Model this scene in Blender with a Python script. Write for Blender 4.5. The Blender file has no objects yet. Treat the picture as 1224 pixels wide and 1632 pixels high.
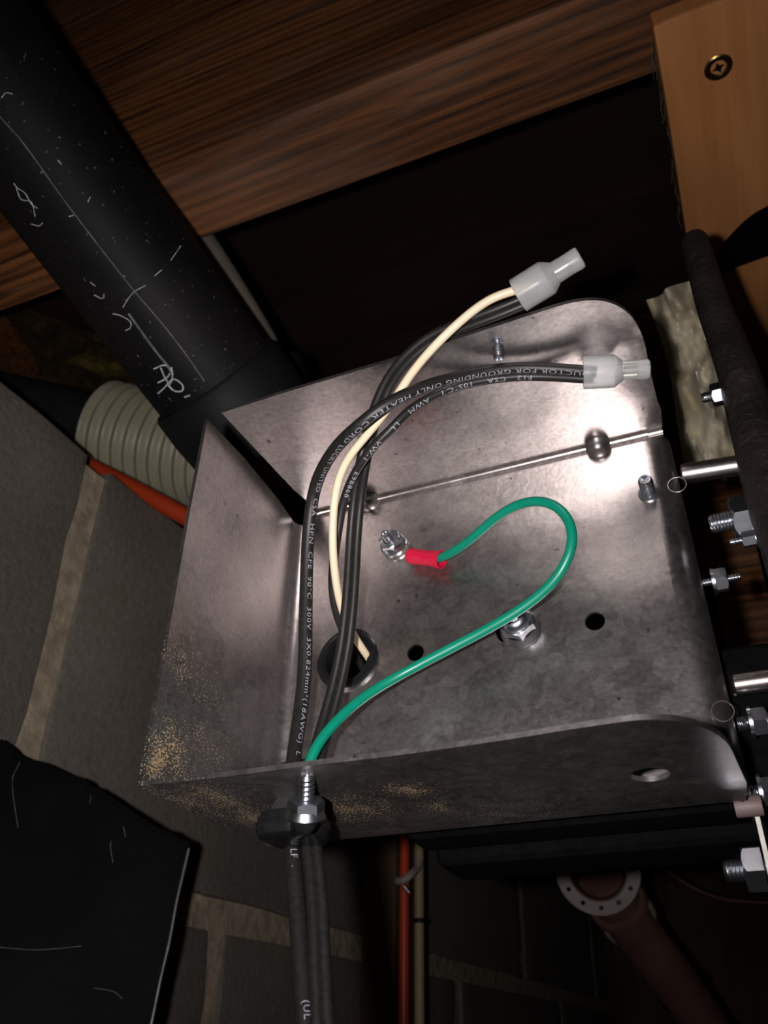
import bpy, bmesh, math, random
from mathutils import Vector, Matrix, noise
from mathutils.geometry import tessellate_polygon
random.seed(7)
S = bpy.context.scene
COL = S.collection

# ------------------------------------------------------------------ camera
F = 1350.0                                        # focal length in pixels of the 1224 x 1632 frame
def _n(v): return v.normalized()
UPC = _n(Vector((48, 2139, -1350)))               # world up seen from the camera
YC = Vector((688, -850, -1350)); YC = _n(YC - UPC * YC.dot(UPC))
XC = YC.cross(UPC)
RM = Matrix((XC, YC, UPC))                        # camera space -> world space
CAM = Vector((0, 0, 1.75))
cam = bpy.data.cameras.new('camera'); cam_o = bpy.data.objects.new('camera', cam); COL.objects.link(cam_o)
cam_o.matrix_world = Matrix.Translation(CAM) @ RM.to_4x4()
cam.sensor_width = 36; cam.lens = 36 * F / 1632; cam.clip_start = 0.005; cam.clip_end = 30
cam.dof.use_dof = True; cam.dof.focus_distance = 0.185; cam.dof.aperture_fstop = 42
S.camera = cam_o

# ------------------------------------------------------------------ world, lamp, exposure
W = bpy.data.worlds.new('world'); S.world = W; W.use_nodes = True
W.node_tree.nodes['Background'].inputs[0].default_value = (1.0, 0.86, 0.78, 1)
W.node_tree.nodes['Background'].inputs[1].default_value = 0.002
fl = bpy.data.lights.new('phone_flash', 'AREA'); fl.shape = 'DISK'; fl.size = 0.0055; fl.energy = 0.25; fl.spread = math.radians(114)
fl.color = (1.0, 0.95, 0.93)
flo = bpy.data.objects.new('phone_flash', fl); COL.objects.link(flo)
flo.matrix_world = Matrix.Translation(CAM + RM @ Vector((-0.015, 0.003, 0.002))) @ RM.to_4x4()
S.view_settings.view_transform = 'Standard'; S.view_settings.look = 'None'
S.view_settings.gamma = 1; S.view_settings.use_curve_mapping = False
S.view_settings.exposure = 0.0

# ------------------------------------------------------------------ coordinates
def ray(px, py): return RM @ Vector(((px - 612) / F, (816 - py) / F, -1.0))
def C(px, py, d): return CAM + ray(px, py) * d     # point at a given distance in front of the camera
def PZ(px, py, z): r = ray(px, py); return CAM + r * ((z - CAM.z) / r.z)
def PX(px, py, x): r = ray(px, py); return CAM + r * ((x - CAM.x) / r.x)
def PY(px, py, y): r = ray(px, py); return CAM + r * ((y - CAM.y) / r.y)
# frame of the sheet metal box: u right, v up, w out of the open side (metres)
_r = Vector((-0.61, -0.3985, 0.1084))
BR = RM @ Matrix.Rotation(_r.length, 3, _r.normalized())
BO = CAM + RM @ (Vector((-25.0817, -73.9552, -186.6601)) * 0.001)
BM = Matrix.Translation(BO) @ BR.to_4x4(); BI = BM.inverted()
BW, BH, BD = 0.100, 0.0887, 0.046
def bw(u, v, w): return BM @ Vector((u, v, w))
def _pl(px, py, ax, val):
    o = BI @ CAM; d = BI.to_3x3() @ ray(px, py)
    return o + d * ((val - o[ax]) / d[ax])
def LB(px, py, w=0.0): return _pl(px, py, 2, w)    # box-local points
def LV(px, py, v=0.0): return _pl(px, py, 1, v)
def LU(px, py, u=0.0): return _pl(px, py, 0, u)
def B(px, py, w=0.0): return BM @ LB(px, py, w / 1000.0)   # world point, w in mm above the back plate
EU, EV, EW = BR.col[0].copy(), BR.col[1].copy(), BR.col[2].copy()

# ------------------------------------------------------------------ materials
def mat(name):
    m = bpy.data.materials.new(name); m.use_nodes = True
    nt = m.node_tree; return m, nt, nt.nodes['Principled BSDF']
def N(nt, t, **k):
    n = nt.nodes.new(t)
    for a, v in k.items():
        if hasattr(n, a): setattr(n, a, v)
        else: n.inputs[a.replace('_', ' ')].default_value = v
    return n
def coords(nt, scale=(1, 1, 1), rot=(0, 0, 0)):
    tc = N(nt, 'ShaderNodeTexCoord'); mp = N(nt, 'ShaderNodeMapping')
    mp.inputs['Scale'].default_value = scale; mp.inputs['Rotation'].default_value = rot
    nt.links.new(tc.outputs['Object'], mp.inputs[0]); return mp.outputs[0]
def noise_tex(nt, vec, scale, detail=4, rough=.55, dist=0):
    n = N(nt, 'ShaderNodeTexNoise'); n.inputs['Scale'].default_value = scale; n.inputs['Detail'].default_value = detail
    n.inputs['Roughness'].default_value = rough; n.inputs['Distortion'].default_value = dist
    nt.links.new(vec, n.inputs['Vector']); return n.outputs['Fac']
def ramp(nt, fac, stops):
    r = N(nt, 'ShaderNodeValToRGB'); e = r.color_ramp.elements
    while len(e) < len(stops): e.new(.5)
    for i, (p, c) in enumerate(stops): e[i].position = p; e[i].color = (*c, 1)
    nt.links.new(fac, r.inputs[0]); return r.outputs[0]
def mixc(nt, fac, a, b, mode='MIX'):
    m = N(nt, 'ShaderNodeMix'); m.data_type = 'RGBA'; m.blend_type = mode
    for s, v in ((0, fac), (6, a), (7, b)):
        if isinstance(v, (int, float)): m.inputs[s].default_value = v
        elif isinstance(v, tuple): m.inputs[s].default_value = (*v, 1)
        else: nt.links.new(v, m.inputs[s])
    return m.outputs[2]
def math_n(nt, op, a, b=0.0, clamp=False):
    m = N(nt, 'ShaderNodeMath'); m.operation = op; m.use_clamp = clamp
    for s, v in ((0, a), (1, b)):
        if isinstance(v, (int, float)): m.inputs[s].default_value = v
        else: nt.links.new(v, m.inputs[s])
    return m.outputs[0]
def bump(nt, p, h, strength, dist):
    b = N(nt, 'ShaderNodeBump'); b.inputs['Strength'].default_value = strength; b.inputs['Distance'].default_value = dist
    nt.links.new(h, b.inputs['Height']); nt.links.new(b.outputs[0], p.inputs['Normal'])
def simple(name, col, rough=.5, metal=0.0, var=.25, sc=60, bmp=0.0, bd=.0005, coat=0.0, spec=.5, det=5):
    m, nt, p = mat(name); v = coords(nt); f = noise_tex(nt, v, sc, det)
    lo = tuple(c * (1 - var) for c in col); hi = tuple(min(1, c * (1 + var)) for c in col)
    nt.links.new(ramp(nt, f, [(.3, lo), (.7, hi)]), p.inputs['Base Color'])
    p.inputs['Roughness'].default_value = rough; p.inputs['Metallic'].default_value = metal
    p.inputs['Coat Weight'].default_value = coat; p.inputs['Specular IOR Level'].default_value = spec
    if bmp: bump(nt, p, f, bmp, bd)
    return m

def galvanized():
    m, nt, p = mat('galvanized_steel'); v = coords(nt)
    vo = N(nt, 'ShaderNodeTexVoronoi'); vo.inputs['Scale'].default_value = 430
    wv = N(nt, 'ShaderNodeVectorMath'); wv.operation = 'ADD'
    nn = N(nt, 'ShaderNodeTexNoise'); nn.inputs['Scale'].default_value = 90; nt.links.new(v, nn.inputs['Vector'])
    sc = N(nt, 'ShaderNodeVectorMath'); sc.operation = 'SCALE'; sc.inputs['Scale'].default_value = .012
    nt.links.new(nn.outputs['Color'], sc.inputs[0]); nt.links.new(v, wv.inputs[0]); nt.links.new(sc.outputs[0], wv.inputs[1])
    nt.links.new(wv.outputs[0], vo.inputs['Vector'])
    sp = N(nt, 'ShaderNodeSeparateColor'); nt.links.new(vo.outputs['Color'], sp.inputs[0])
    spangle = sp.outputs[0]
    big = noise_tex(nt, v, 28, 5, .6); fine = noise_tex(nt, v, 900, 4, .7)
    base = ramp(nt, math_n(nt, 'ADD', math_n(nt, 'MULTIPLY', spangle, .07), math_n(nt, 'ADD', math_n(nt, 'MULTIPLY', big, .5), math_n(nt, 'MULTIPLY', fine, .42))),
                [(.30, (.26, .24, .235)), (.66, (.60, .555, .55))])
    # small dents, specks and scuffs
    sk = noise_tex(nt, coords(nt, (1, 1, 1)), 420, 2, .5); sm = ramp(nt, sk, [(.23, (.35,) * 3), (.30, (1,) * 3)])
    base = mixc(nt, 1.0, base, sm, 'MULTIPLY')
    # ochre saw dust clinging to the lower left of the box
    def near(pt, rad):
        d = N(nt, 'ShaderNodeVectorMath'); d.operation = 'DISTANCE'; nt.links.new(v, d.inputs[0]); d.inputs[1].default_value = pt
        r = N(nt, 'ShaderNodeMapRange'); r.inputs['From Min'].default_value = 0; r.inputs['From Max'].default_value = rad
        r.inputs['To Min'].default_value = 1; r.inputs['To Max'].default_value = 0
        nt.links.new(d.outputs['Value'], r.inputs[0]); return r.outputs[0]
    ms = None
    for pt, rad, k in DUST:
        q = math_n(nt, 'MULTIPLY', near(pt, rad), k); ms = q if ms is None else math_n(nt, 'MAXIMUM', ms, q)
    dn = noise_tex(nt, v, 2300, 2, .6); dm = noise_tex(nt, v, 130, 4, .65)
    t = math_n(nt, 'SUBTRACT', math_n(nt, 'ADD', dn, math_n(nt, 'MULTIPLY', ms, math_n(nt, 'MULTIPLY', dm, .62))), .76)
    msk = math_n(nt, 'MULTIPLY', t, 14, True)
    dust = mixc(nt, spangle, (.22, .13, .05), (.38, .25, .11))
    base = mixc(nt, msk, base, dust)
    nt.links.new(base, p.inputs['Base Color'])
    nt.links.new(math_n(nt, 'SUBTRACT', .97, math_n(nt, 'MULTIPLY', msk, .97)), p.inputs['Metallic'])
    rr = math_n(nt, 'ADD', .25, math_n(nt, 'MULTIPLY', big, .14)); rr = math_n(nt, 'ADD', rr, math_n(nt, 'MULTIPLY', spangle, .035))
    nt.links.new(math_n(nt, 'MAXIMUM', rr, math_n(nt, 'MULTIPLY', msk, .9)), p.inputs['Roughness'])
    h = math_n(nt, 'ADD', math_n(nt, 'MULTIPLY', fine, .22), math_n(nt, 'MULTIPLY', big, 2.2))
    bump(nt, p, h, .5, .00025)
    return m
# dust patches in box-local metres (point, radius, strength)
DUST = [(tuple(LU(262, 1215)), .017, .95), (tuple(LU(300, 1060)), .018, .66), (tuple(LU(330, 1160)), .034, .60),
        (tuple(LV(330, 1275)), .020, .95), (tuple(LV(650, 1260)), .014, .75), (tuple(LV(700, 1285)), .012, .8),
        (tuple(LV(560, 1290)), .022, .78), (tuple(LV(800, 1300)), .034, .55), (tuple(LV(400, 1300)), .02, .85)]

def wood(name, c0, c1, axis, sc=1.0, stripes=90, rough=.7, streak=(.35, .27, .22), grey=.0, rings=0.0):
    m, nt, p = mat(name)
    s = [1, 1, 1]; s[axis] = .045
    v = coords(nt, tuple(q * sc for q in s))
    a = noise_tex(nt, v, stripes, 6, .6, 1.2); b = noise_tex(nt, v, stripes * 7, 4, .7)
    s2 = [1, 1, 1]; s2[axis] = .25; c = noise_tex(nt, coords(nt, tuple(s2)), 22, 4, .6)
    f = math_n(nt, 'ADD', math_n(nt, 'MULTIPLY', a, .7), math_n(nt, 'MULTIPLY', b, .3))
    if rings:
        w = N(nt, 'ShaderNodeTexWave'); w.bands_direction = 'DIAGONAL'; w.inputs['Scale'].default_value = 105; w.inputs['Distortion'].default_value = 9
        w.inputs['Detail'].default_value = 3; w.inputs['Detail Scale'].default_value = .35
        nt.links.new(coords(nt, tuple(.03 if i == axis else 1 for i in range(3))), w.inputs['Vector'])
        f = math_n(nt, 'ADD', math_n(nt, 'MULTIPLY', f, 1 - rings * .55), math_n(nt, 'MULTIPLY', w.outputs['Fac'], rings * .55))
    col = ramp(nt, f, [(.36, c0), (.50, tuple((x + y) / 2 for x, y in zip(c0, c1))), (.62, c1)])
    pt = ramp(nt, noise_tex(nt, coords(nt, tuple(.5 if i == axis else 1 for i in range(3))), 7, 3, .5), [(.40, (.45, .42, .40)), (.60, (1, 1, 1))]); col = mixc(nt, 1.0, col, pt, 'MULTIPLY')
    if grey:
        g = ramp(nt, c, [(.52, (0,) * 3), (.68, (grey,) * 3)]); col = mixc(nt, g, col, streak)
    nt.links.new(col, p.inputs['Base Color']); p.inputs['Roughness'].default_value = rough
    bump(nt, p, f, .5, .0012); return m

M = {}
M['galv'] = galvanized()
M['joist'] = wood('stained_joist_wood', (.060, .020, .006), (.42, .150, .042), 0, stripes=190, grey=.22, rings=.20, streak=(.30, .22, .18))
M['board'] = wood('plywood_board', (.47, .185, .055), (.64, .28, .10), 1, stripes=45, rough=.55)
M['stud'] = wood('stud_wood', (.11, .06, .026), (.20, .115, .05), 2, stripes=50)
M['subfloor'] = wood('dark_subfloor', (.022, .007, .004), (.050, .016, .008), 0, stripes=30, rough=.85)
def block_m():
    m, nt, p = mat('concrete_block'); v = coords(nt)
    a = noise_tex(nt, v, 260, 6, .75); b = noise_tex(nt, v, 9, 4, .6)
    col = ramp(nt, math_n(nt, 'ADD', math_n(nt, 'MULTIPLY', a, .5), math_n(nt, 'MULTIPLY', b, .5)), [(.32, (.15, .13, .11)), (.66, (.33, .29, .25))])
    st = ramp(nt, noise_tex(nt, v, 18, 3, .5), [(.66, (0,) * 3), (.74, (.5,) * 3)])
    nt.links.new(mixc(nt, st, col, (.20, .15, .07)), p.inputs['Base Color']); p.inputs['Roughness'].default_value = .95
    p.inputs['Specular IOR Level'].default_value = .2
    bump(nt, p, a, .9, .0012); return m
M['block'] = block_m()
M['mortar'] = simple('mortar', (.52, .42, .31), .95, var=.3, sc=120, bmp=.8, bd=.002, spec=.2)
M['abs'] = simple('black_abs_plastic', (.006, .006, .007), .6, var=.5, sc=40, bmp=.15, spec=.18)
def dusty_black():
    m, nt, p = mat('dusty_black_plastic'); v = coords(nt)
    sp_ = ramp(nt, noise_tex(nt, v, 700, 2, .5), [(.70, (0,) * 3), (.76, (.5,) * 3)])
    cl = ramp(nt, noise_tex(nt, v, 16, 4, .6), [(.4, (.004, .004, .005)), (.75, (.013, .011, .010))])
    nt.links.new(mixc(nt, sp_, cl, (.30, .28, .27)), p.inputs['Base Color'])
    p.inputs['Roughness'].default_value = .6; p.inputs['Specular IOR Level'].default_value = .16; return m
M['pipe'] = dusty_black()
M['chalk'] = simple('chalk_marks', (.42, .42, .46), .95, var=.5, sc=600)
M['chalkfaint'] = simple('chalk_line_faint', (.12, .12, .135), .95, var=.5, sc=300)
M['cord'] = simple('black_cord_jacket', (.011, .010, .010), .46, var=.3, sc=900, bmp=.15, bd=.0001, spec=.36)
M['print'] = simple('white_cord_print', (.24, .24, .28), .7, var=.35, sc=1500)
M['cream'] = simple('cream_insulation', (.66, .54, .38), .45, var=.05, sc=200)
M['green'] = simple('green_insulation', (.0, .20, .125), .36, var=.06, sc=200)
M['red'] = simple('red_crimp_sleeve', (.52, .006, .04), .35, var=.1, sc=300)
M['nylon'] = simple('black_nylon', (.008, .008, .009), .22, var=.3, sc=300, spec=.4)
M['zinc'] = simple('zinc_plated_steel', (.46, .48, .53), .30, metal=1.0, var=.12, sc=500, bmp=.08, bd=.0001)
M['rod'] = simple('brushed_rod_steel', (.48, .43, .41), .33, metal=1.0, var=.15, sc=700)
M['tin'] = simple('tinned_copper', (.75, .70, .58), .2, metal=1.0, var=.1, sc=400)
M['brass'] = simple('brass_screw', (.50, .33, .10), .3, metal=1.0, var=.3, sc=700)
M['copper'] = simple('pink_copper_spacer', (.16, .12, .115), .6, metal=.2, var=.1)
M['orange'] = simple('orange_pex', (.62, .065, .018), .35, var=.08)
M['beige'] = simple('beige_tube', (.38, .29, .17), .5, var=.1)
M['whitep'] = simple('white_plastic', (.40, .34, .31), .5, var=.08)
M['pinkp'] = simple('red_brown_pipe', (.20, .10, .085), .5, var=.25, sc=30)
M['greyp'] = simple('grey_pvc', (.045, .045, .05), .5, var=.2)
M['greydusty'] = simple('dusty_grey_pipe', (.13, .11, .09), .8, var=.3)
M['blackpaint'] = simple('black_paint', (.003, .003, .0035), .8, var=.4, sc=300, bmp=.2, spec=.05)
M['sheet'] = simple('black_sheet', (.004, .0035, .004), .6, var=.5, sc=30, bmp=.2, bd=.002, spec=.10)
M['galvplain'] = simple('plain_galvanized_steel', (.26, .25, .23), .5, metal=.9, var=.15, sc=300)
M['edge'] = simple('worn_bright_edge', (.26, .26, .29), .45, metal=.6, var=.3, sc=400)
def rough_black():
    m, nt, p = mat('textured_black_coating'); v = coords(nt)
    a = noise_tex(nt, v, 420, 5, .6, .6); b = noise_tex(nt, v, 90, 3)
    nt.links.new(ramp(nt, b, [(.3, (.010, .008, .008)), (.7, (.024, .019, .017))]), p.inputs['Base Color'])
    p.inputs['Roughness'].default_value = .45; p.inputs['Specular IOR Level'].default_value = .3; bump(nt, p, a, .9, .0009); return m
M['hood'] = rough_black()
def ins_m():
    m, nt, p = mat('glass_wool'); v = coords(nt)
    a = noise_tex(nt, v, 25, 6, .7, 1.5)
    nt.links.new(ramp(nt, a, [(.35, (.035, .016, .006)), (.52, (.12, .07, .015)), (.68, (.42, .33, .07))]), p.inputs['Base Color'])
    p.inputs['Roughness'].default_value = 1; bump(nt, p, noise_tex(nt, v, 300, 6, .8), 1, .004); return m
M['wool'] = ins_m()
def bag_m():
    m, nt, p = mat('cream_plastic_film'); v = coords(nt)
    nt.links.new(ramp(nt, noise_tex(nt, v, 14, 4), [(.3, (.42, .35, .22)), (.7, (.66, .60, .47))]), p.inputs['Base Color'])
    p.inputs['Roughness'].default_value = .38; return m
M['film'] = bag_m()
def clear_m():
    m, nt, p = mat('milky_nylon'); v = coords(nt)
    p.inputs['Base Color'].default_value = (.80, .84, .88, 1)
    nt.links.new(ramp(nt, noise_tex(nt, v, 200, 3), [(.3, (.84, .86, .88)), (.7, (.93, .94, .94))]), p.inputs['Base Color'])
    p.inputs['Roughness'].default_value = .28; p.inputs['Transmission Weight'].default_value = .76
    p.inputs['IOR'].default_value = 1.2
    p.inputs['Subsurface Weight'].default_value = .6; p.inputs['Subsurface Radius'].default_value = (1, 1, 1)
    p.inputs['Subsurface Scale'].default_value = .0015
    return m
M['clear'] = clear_m()
M['hose'] = simple('ivory_hose', (.56, .52, .38), .38, var=.12, sc=30)

# ------------------------------------------------------------------ object helpers
ROOT = {}
def thing(name, label, cat, mw, group=None):
    o = bpy.data.objects.new(name, None); COL.objects.link(o); o.empty_display_size = .01
    o.matrix_world = mw; ROOT[o.name] = mw.copy()
    o['label'] = label; o['category'] = cat
    if group: o['group'] = group
    return o
def tag(o, label, cat, group=None):
    o['label'] = label; o['category'] = cat
    if group: o['group'] = group
    return o
def obj(name, parts, m, parent=None, smooth=True, kind=None, label=None, sharp=35):
    """parts: (verts, faces) in WORLD space, or a list of those; one mesh object."""
    if isinstance(parts, tuple): parts = [parts]
    vs, fs = [], []
    for v, f in parts:
        k = len(vs); vs += [Vector(q) for q in v]; fs += [[i + k for i in q] for q in f]
    if parent is not None:
        mw = ROOT[parent.name]
    else:
        c = Vector((0, 0, 0))
        for q in vs: c += q
        mw = Matrix.Translation(c / len(vs))
    inv = mw.inverted()
    me = bpy.data.meshes.new(name); me.from_pydata([inv @ q for q in vs], [], fs); me.update()
    bm = bmesh.new(); bm.from_mesh(me); bmesh.ops.recalc_face_normals(bm, faces=bm.faces); bm.to_mesh(me); bm.free()
    me.materials.append(M[m])
    if smooth:
        me.polygons.foreach_set('use_smooth', [True] * len(me.polygons))
        me.set_sharp_from_angle(angle=math.radians(sharp))
    o = bpy.data.objects.new(name, me); COL.objects.link(o)
    if parent is not None: o.parent = parent
    else: o.matrix_world = mw
    ROOT[o.name] = mw.copy()
    if kind: o['kind'] = kind
    if label: o['label'] = label
    return o
def copy_tree(o, mw=None, parent=None):
    c = o.copy(); COL.objects.link(c); c.parent = parent
    if mw is not None: c.matrix_world = mw
    for ch in [q for q in bpy.data.objects if q.parent == o]: copy_tree(ch, None, c)
    return c

def frame(origin, axis, hint=None):
    """matrix with z along axis"""
    z = axis.normalized(); h = hint or (Vector((0, 0, 1)) if abs(z.z) < .9 else Vector((1, 0, 0)))
    x = (h - z * h.dot(z)).normalized(); y = z.cross(x)
    m = Matrix((x, y, z)).transposed().to_4x4(); m.translation = origin; return m
def lathe(prof, mw, seg=32, rf=None, cap=True):
    v, f = [], []
    for r, h in prof:
        for i in range(seg):
            a = 2 * math.pi * i / seg; q = r * (rf(a, r, h) if rf else 1)
            v.append(mw @ Vector((q * math.cos(a), q * math.sin(a), h)))
    for j in range(len(prof) - 1):
        for i in range(seg):
            k = (i + 1) % seg; f.append([j * seg + i, j * seg + k, (j + 1) * seg + k, (j + 1) * seg + i])
    if cap:
        f.append(list(range(seg))[::-1]); f.append([(len(prof) - 1) * seg + i for i in range(seg)])
    return v, f
def hexf(a, r, h):
    b = (a + math.pi / 6) % (math.pi / 3) - math.pi / 6; return 1 / math.cos(b) 
def hexnut(mw, af, h, flange=0.0, bore=.0, fh=.0009):
    """across-flats af, height h, optional round flange radius"""
    r = af / 2; parts = []
    z0 = 0
    if flange:
        parts.append(lathe([(bore, 0), (flange * .97, 0), (flange, fh * .35), (flange * .96, fh * .7), (r * 1.08, fh * 1.6)], mw, 40, cap=False)); z0 = fh * .6
    # hex body with a round chamfer at the top
    seg = 48; v, f = [], []
    def ring(fn, z):
        k = len(v)
        for i in range(seg):
            a = 2 * math.pi * i / seg; q = fn(a); v.append(mw @ Vector((q * math.cos(a), q * math.sin(a), z(a) if callable(z) else z)))
        return k
    hx = lambda a: r * hexf(a, 0, 0)
    rs = [ring(lambda a: bore, z0), ring(hx, z0), ring(hx, lambda a: h - (hexf(a, 0, 0) - 1) * r * 1.0), ring(lambda a: r * .97, h), ring(lambda a: bore + .0004, h), ring(lambda a: bore, h - .0004)]
    if bore: rs.append(ring(lambda a: bore, z0))
    for a, b in zip(rs, rs[1:]):
        for i in range(seg): k = (i + 1) % seg; f.append([a + i, a + k, b + k, b + i])
    if not bore: f.append([rs[-1] + i for i in range(seg)])
    parts.append((v, f)); return parts
def stud(mw, r, L, pitch=.0007, tip=True):
    seg = 24; n = int(L / pitch) * 6; v, f = [], []
    for j in range(n + 1):
        z = L * j / n
        for i in range(seg):
            a = 2 * math.pi * i / seg; ph = (z / pitch - a / (2 * math.pi)) % 1.0
            d = abs(ph - .5) * 2
            rr = r * (1 - .16 * d)
            if tip and z > L - .0008: rr = min(rr, r * (1 - .25 * (z - L + .0008) / .0008))
            v.append(mw @ Vector((rr * math.cos(a), rr * math.sin(a), z)))
    for j in range(n):
        for i in range(seg):
            k = (i + 1) % seg; f.append([j * seg + i, j * seg + k, (j + 1) * seg + k, (j + 1) * seg + i])
    # recessed tip
    b = n * seg; k0 = len(v)
    for i in range(seg): a = 2 * math.pi * i / seg; v.append(mw @ Vector((r * .5 * math.cos(a), r * .5 * math.sin(a), L)))
    k1 = len(v)
    for i in range(seg): a = 2 * math.pi * i / seg; v.append(mw @ Vector((r * .3 * math.cos(a), r * .3 * math.sin(a), L - r * .35)))
    for x, y in ((b, k0), (k0, k1)):
        for i in range(seg): k = (i + 1) % seg; f.append([x + i, x + k, y + k, y + i])
    f.append([k1 + i for i in range(seg)]); f.append(list(range(seg))); return v, f
def catmull(pts, n=8):
    P = [pts[0] * 2 - pts[1]] + list(pts) + [pts[-1] * 2 - pts[-2]]; out = []
    for i in range(1, len(P) - 2):
        for j in range(n):
            t = j / n; a, b, c, d = P[i - 1], P[i], P[i + 1], P[i + 2]
            out.append(.5 * ((2 * b) + (c - a) * t + (2 * a - 5 * b + 4 * c - d) * t * t + (3 * b - a - 3 * c + d) * t ** 3))
    out.append(P[-2]); return out
def relax(P, n=40):
    P = [p.copy() for p in P]
    for _ in range(n): P = [P[0]] + [P[i] * .5 + (P[i - 1] + P[i + 1]) * .25 for i in range(1, len(P) - 1)] + [P[-1]]
    return P
def path_frames(pts):
    fr = []
    for i, p in enumerate(pts):
        t = (pts[min(i + 1, len(pts) - 1)] - pts[max(i - 1, 0)]).normalized()
        n = (CAM - p).normalized(); n = (n - t * n.dot(t)).normalized(); fr.append((p, t, n, n.cross(t)))
    return fr
def tube(pts, r, seg=16, prof=None, n=8, raw=False, cap=True):
    P = pts if raw else catmull(pts, n); fr = path_frames(P); L = len(fr); v, f = [], []
    pr = prof or [(math.cos(2 * math.pi * i / seg), math.sin(2 * math.pi * i / seg)) for i in range(seg)]; seg = len(pr)
    for k, (p, t, nn, s) in enumerate(fr):
        rr = r(k / (L - 1)) if callable(r) else r
        for a, b in pr: v.append(p + s * (a * rr) + nn * (b * rr))
    for j in range(L - 1):
        for i in range(seg): k = (i + 1) % seg; f.append([j * seg + i, j * seg + k, (j + 1) * seg + k, (j + 1) * seg + i])
    if cap: f.append(list(range(seg))); f.append([(L - 1) * seg + i for i in range(seg)])
    return v, f
def lobes(k, sep=1.62, seg=14, sag=.0):
    """outline of k joined round conductors (flat cord), unit = conductor radius"""
    c = [(i - (k - 1) / 2) * sep for i in range(k)]; top = []
    h = sep / 2; a0 = math.acos(min(1, h))
    for j, x in enumerate(c):
        s = math.pi if j == 0 else math.pi - a0; e = 0 if j == k - 1 else a0
        for i in range(seg + 1):
            a = s + (e - s) * i / seg; top.append((x + math.cos(a), math.sin(a)))
    return top + [(x, -y) for x, y in reversed(top)][1:-1]
def cuboid(a, b, mw=None):
    mw = mw or Matrix.Identity(4)
    v = [mw @ Vector((x, y, z)) for x in (a[0], b[0]) for y in (a[1], b[1]) for z in (a[2], b[2])]
    return v, [[0, 1, 3, 2], [4, 6, 7, 5], [0, 4, 5, 1], [2, 3, 7, 6], [0, 2, 6, 4], [1, 5, 7, 3]]
def bevel_cuboid(a, b, bev, mw=None, seg=2, jag=0.0, cuts=0, seed=0):
    bm = bmesh.new(); bmesh.ops.create_cube(bm, size=1)
    a, b = Vector(a), Vector(b); c = (a + b) / 2; s = b - a
    for q in bm.verts: q.co = Vector((c[i] + q.co[i] * s[i] for i in range(3)))
    if cuts: bmesh.ops.subdivide_edges(bm, edges=bm.edges, cuts=cuts, use_grid_fill=True)
    if jag:
        for q in bm.verts: q.co += noise.noise_vector(q.co * 45 + Vector((seed, 0, 0))) * jag
    eds = [e for e in bm.edges if len(e.link_faces) == 2 and e.calc_face_angle(0) > .8]
    bmesh.ops.bevel(bm, geom=eds, offset=bev, segments=seg, affect='EDGES', profile=.6)
    bm.verts.index_update(); mw = mw or Matrix.Identity(4)
    r = ([mw @ q.co for q in bm.verts], [[q.index for q in f_.verts] for f_ in bm.faces]); bm.free(); return r
def slab(outer, holes, t, fn):
    """polygon with holes (2-D lists) from plane offset 0 to t; fn(x, y, h) -> world point"""
    loops = [outer] + holes; flat = [p for l in loops for p in l]
    tr = tessellate_polygon([[Vector((x, y, 0)) for x, y in l] for l in loops]); n = len(flat)
    v = [fn(x, y, 0) for x, y in flat] + [fn(x, y, t) for x, y in flat]
    f = [list(q) for q in tr] + [[i + n for i in reversed(q)] for q in tr]; k = 0
    for l in loops:
        for i in range(len(l)): a = k + i; b = k + (i + 1) % len(l); f.append([a, b, b + n, a + n])
        k += len(l)
    return v, f
def circ(c, r, n=28, r2=None):
    return [(c[0] + r * math.cos(2 * math.pi * i / n), c[1] + (r2 or r) * math.sin(2 * math.pi * i / n)) for i in range(n)]
def smooth2(pts, n=4):
    P = [Vector((x, y, 0)) for x, y in pts]; return [(q.x, q.y) for q in catmull(P, n)]
def text_on_path(s, P, s0, size, rad, ang, rev=False, extr=.00004, stretch=1.0, up=1, fit=None):
    """flat letters laid on a tube: P dense world path, s0 start (m), ang = where round the tube the line sits"""
    cu = bpy.data.curves.new('t', 'FONT'); cu.body = s; cu.size = size; cu.resolution_u = 2; cu.space_character = 1.12
    to = bpy.data.objects.new('t', cu); COL.objects.link(to)
    dg = bpy.context.evaluated_depsgraph_get(); me = bpy.data.meshes.new_from_object(to.evaluated_get(dg))
    bm = bmesh.new(); bm.from_mesh(me); bmesh.ops.triangulate(bm, faces=bm.faces)
    for _ in range(3):
        le = [e for e in bm.edges if e.calc_length() > size * .28]
        if le: bmesh.ops.subdivide_edges(bm, edges=le, cuts=1); bmesh.ops.triangulate(bm, faces=bm.faces)
    bm.to_mesh(me); bm.free()
    fr = path_frames(P); acc = [0.0]
    for a, b in zip(P, P[1:]): acc.append(acc[-1] + (b - a).length)
    if fit: stretch = (fit - s0) / max(q.co.x for q in me.vertices)
    v = []
    for q in me.vertices:
        x = s0 + q.co.x * stretch; y = q.co.y - size * .35
        k = 0
        while k < len(acc) - 2 and acc[k + 1] < x: k += 1
        t = (x - acc[k]) / max(1e-9, acc[k + 1] - acc[k]); p = fr[k][0].lerp(fr[k + 1][0], t)
        nn = fr[k][2].lerp(fr[k + 1][2], t).normalized(); sd = fr[k][3].lerp(fr[k + 1][3], t).normalized()
        rd = rad(x / acc[-1]) if callable(rad) else rad; a = ang + up * y / rd
        v.append(p + (nn * math.cos(a) + sd * math.sin(a)) * (rd + extr))
    f = [list(q.vertices) for q in me.polygons]
    bpy.data.objects.remove(to); bpy.data.curves.remove(cu); bpy.data.meshes.remove(me)
    return v, f

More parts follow.
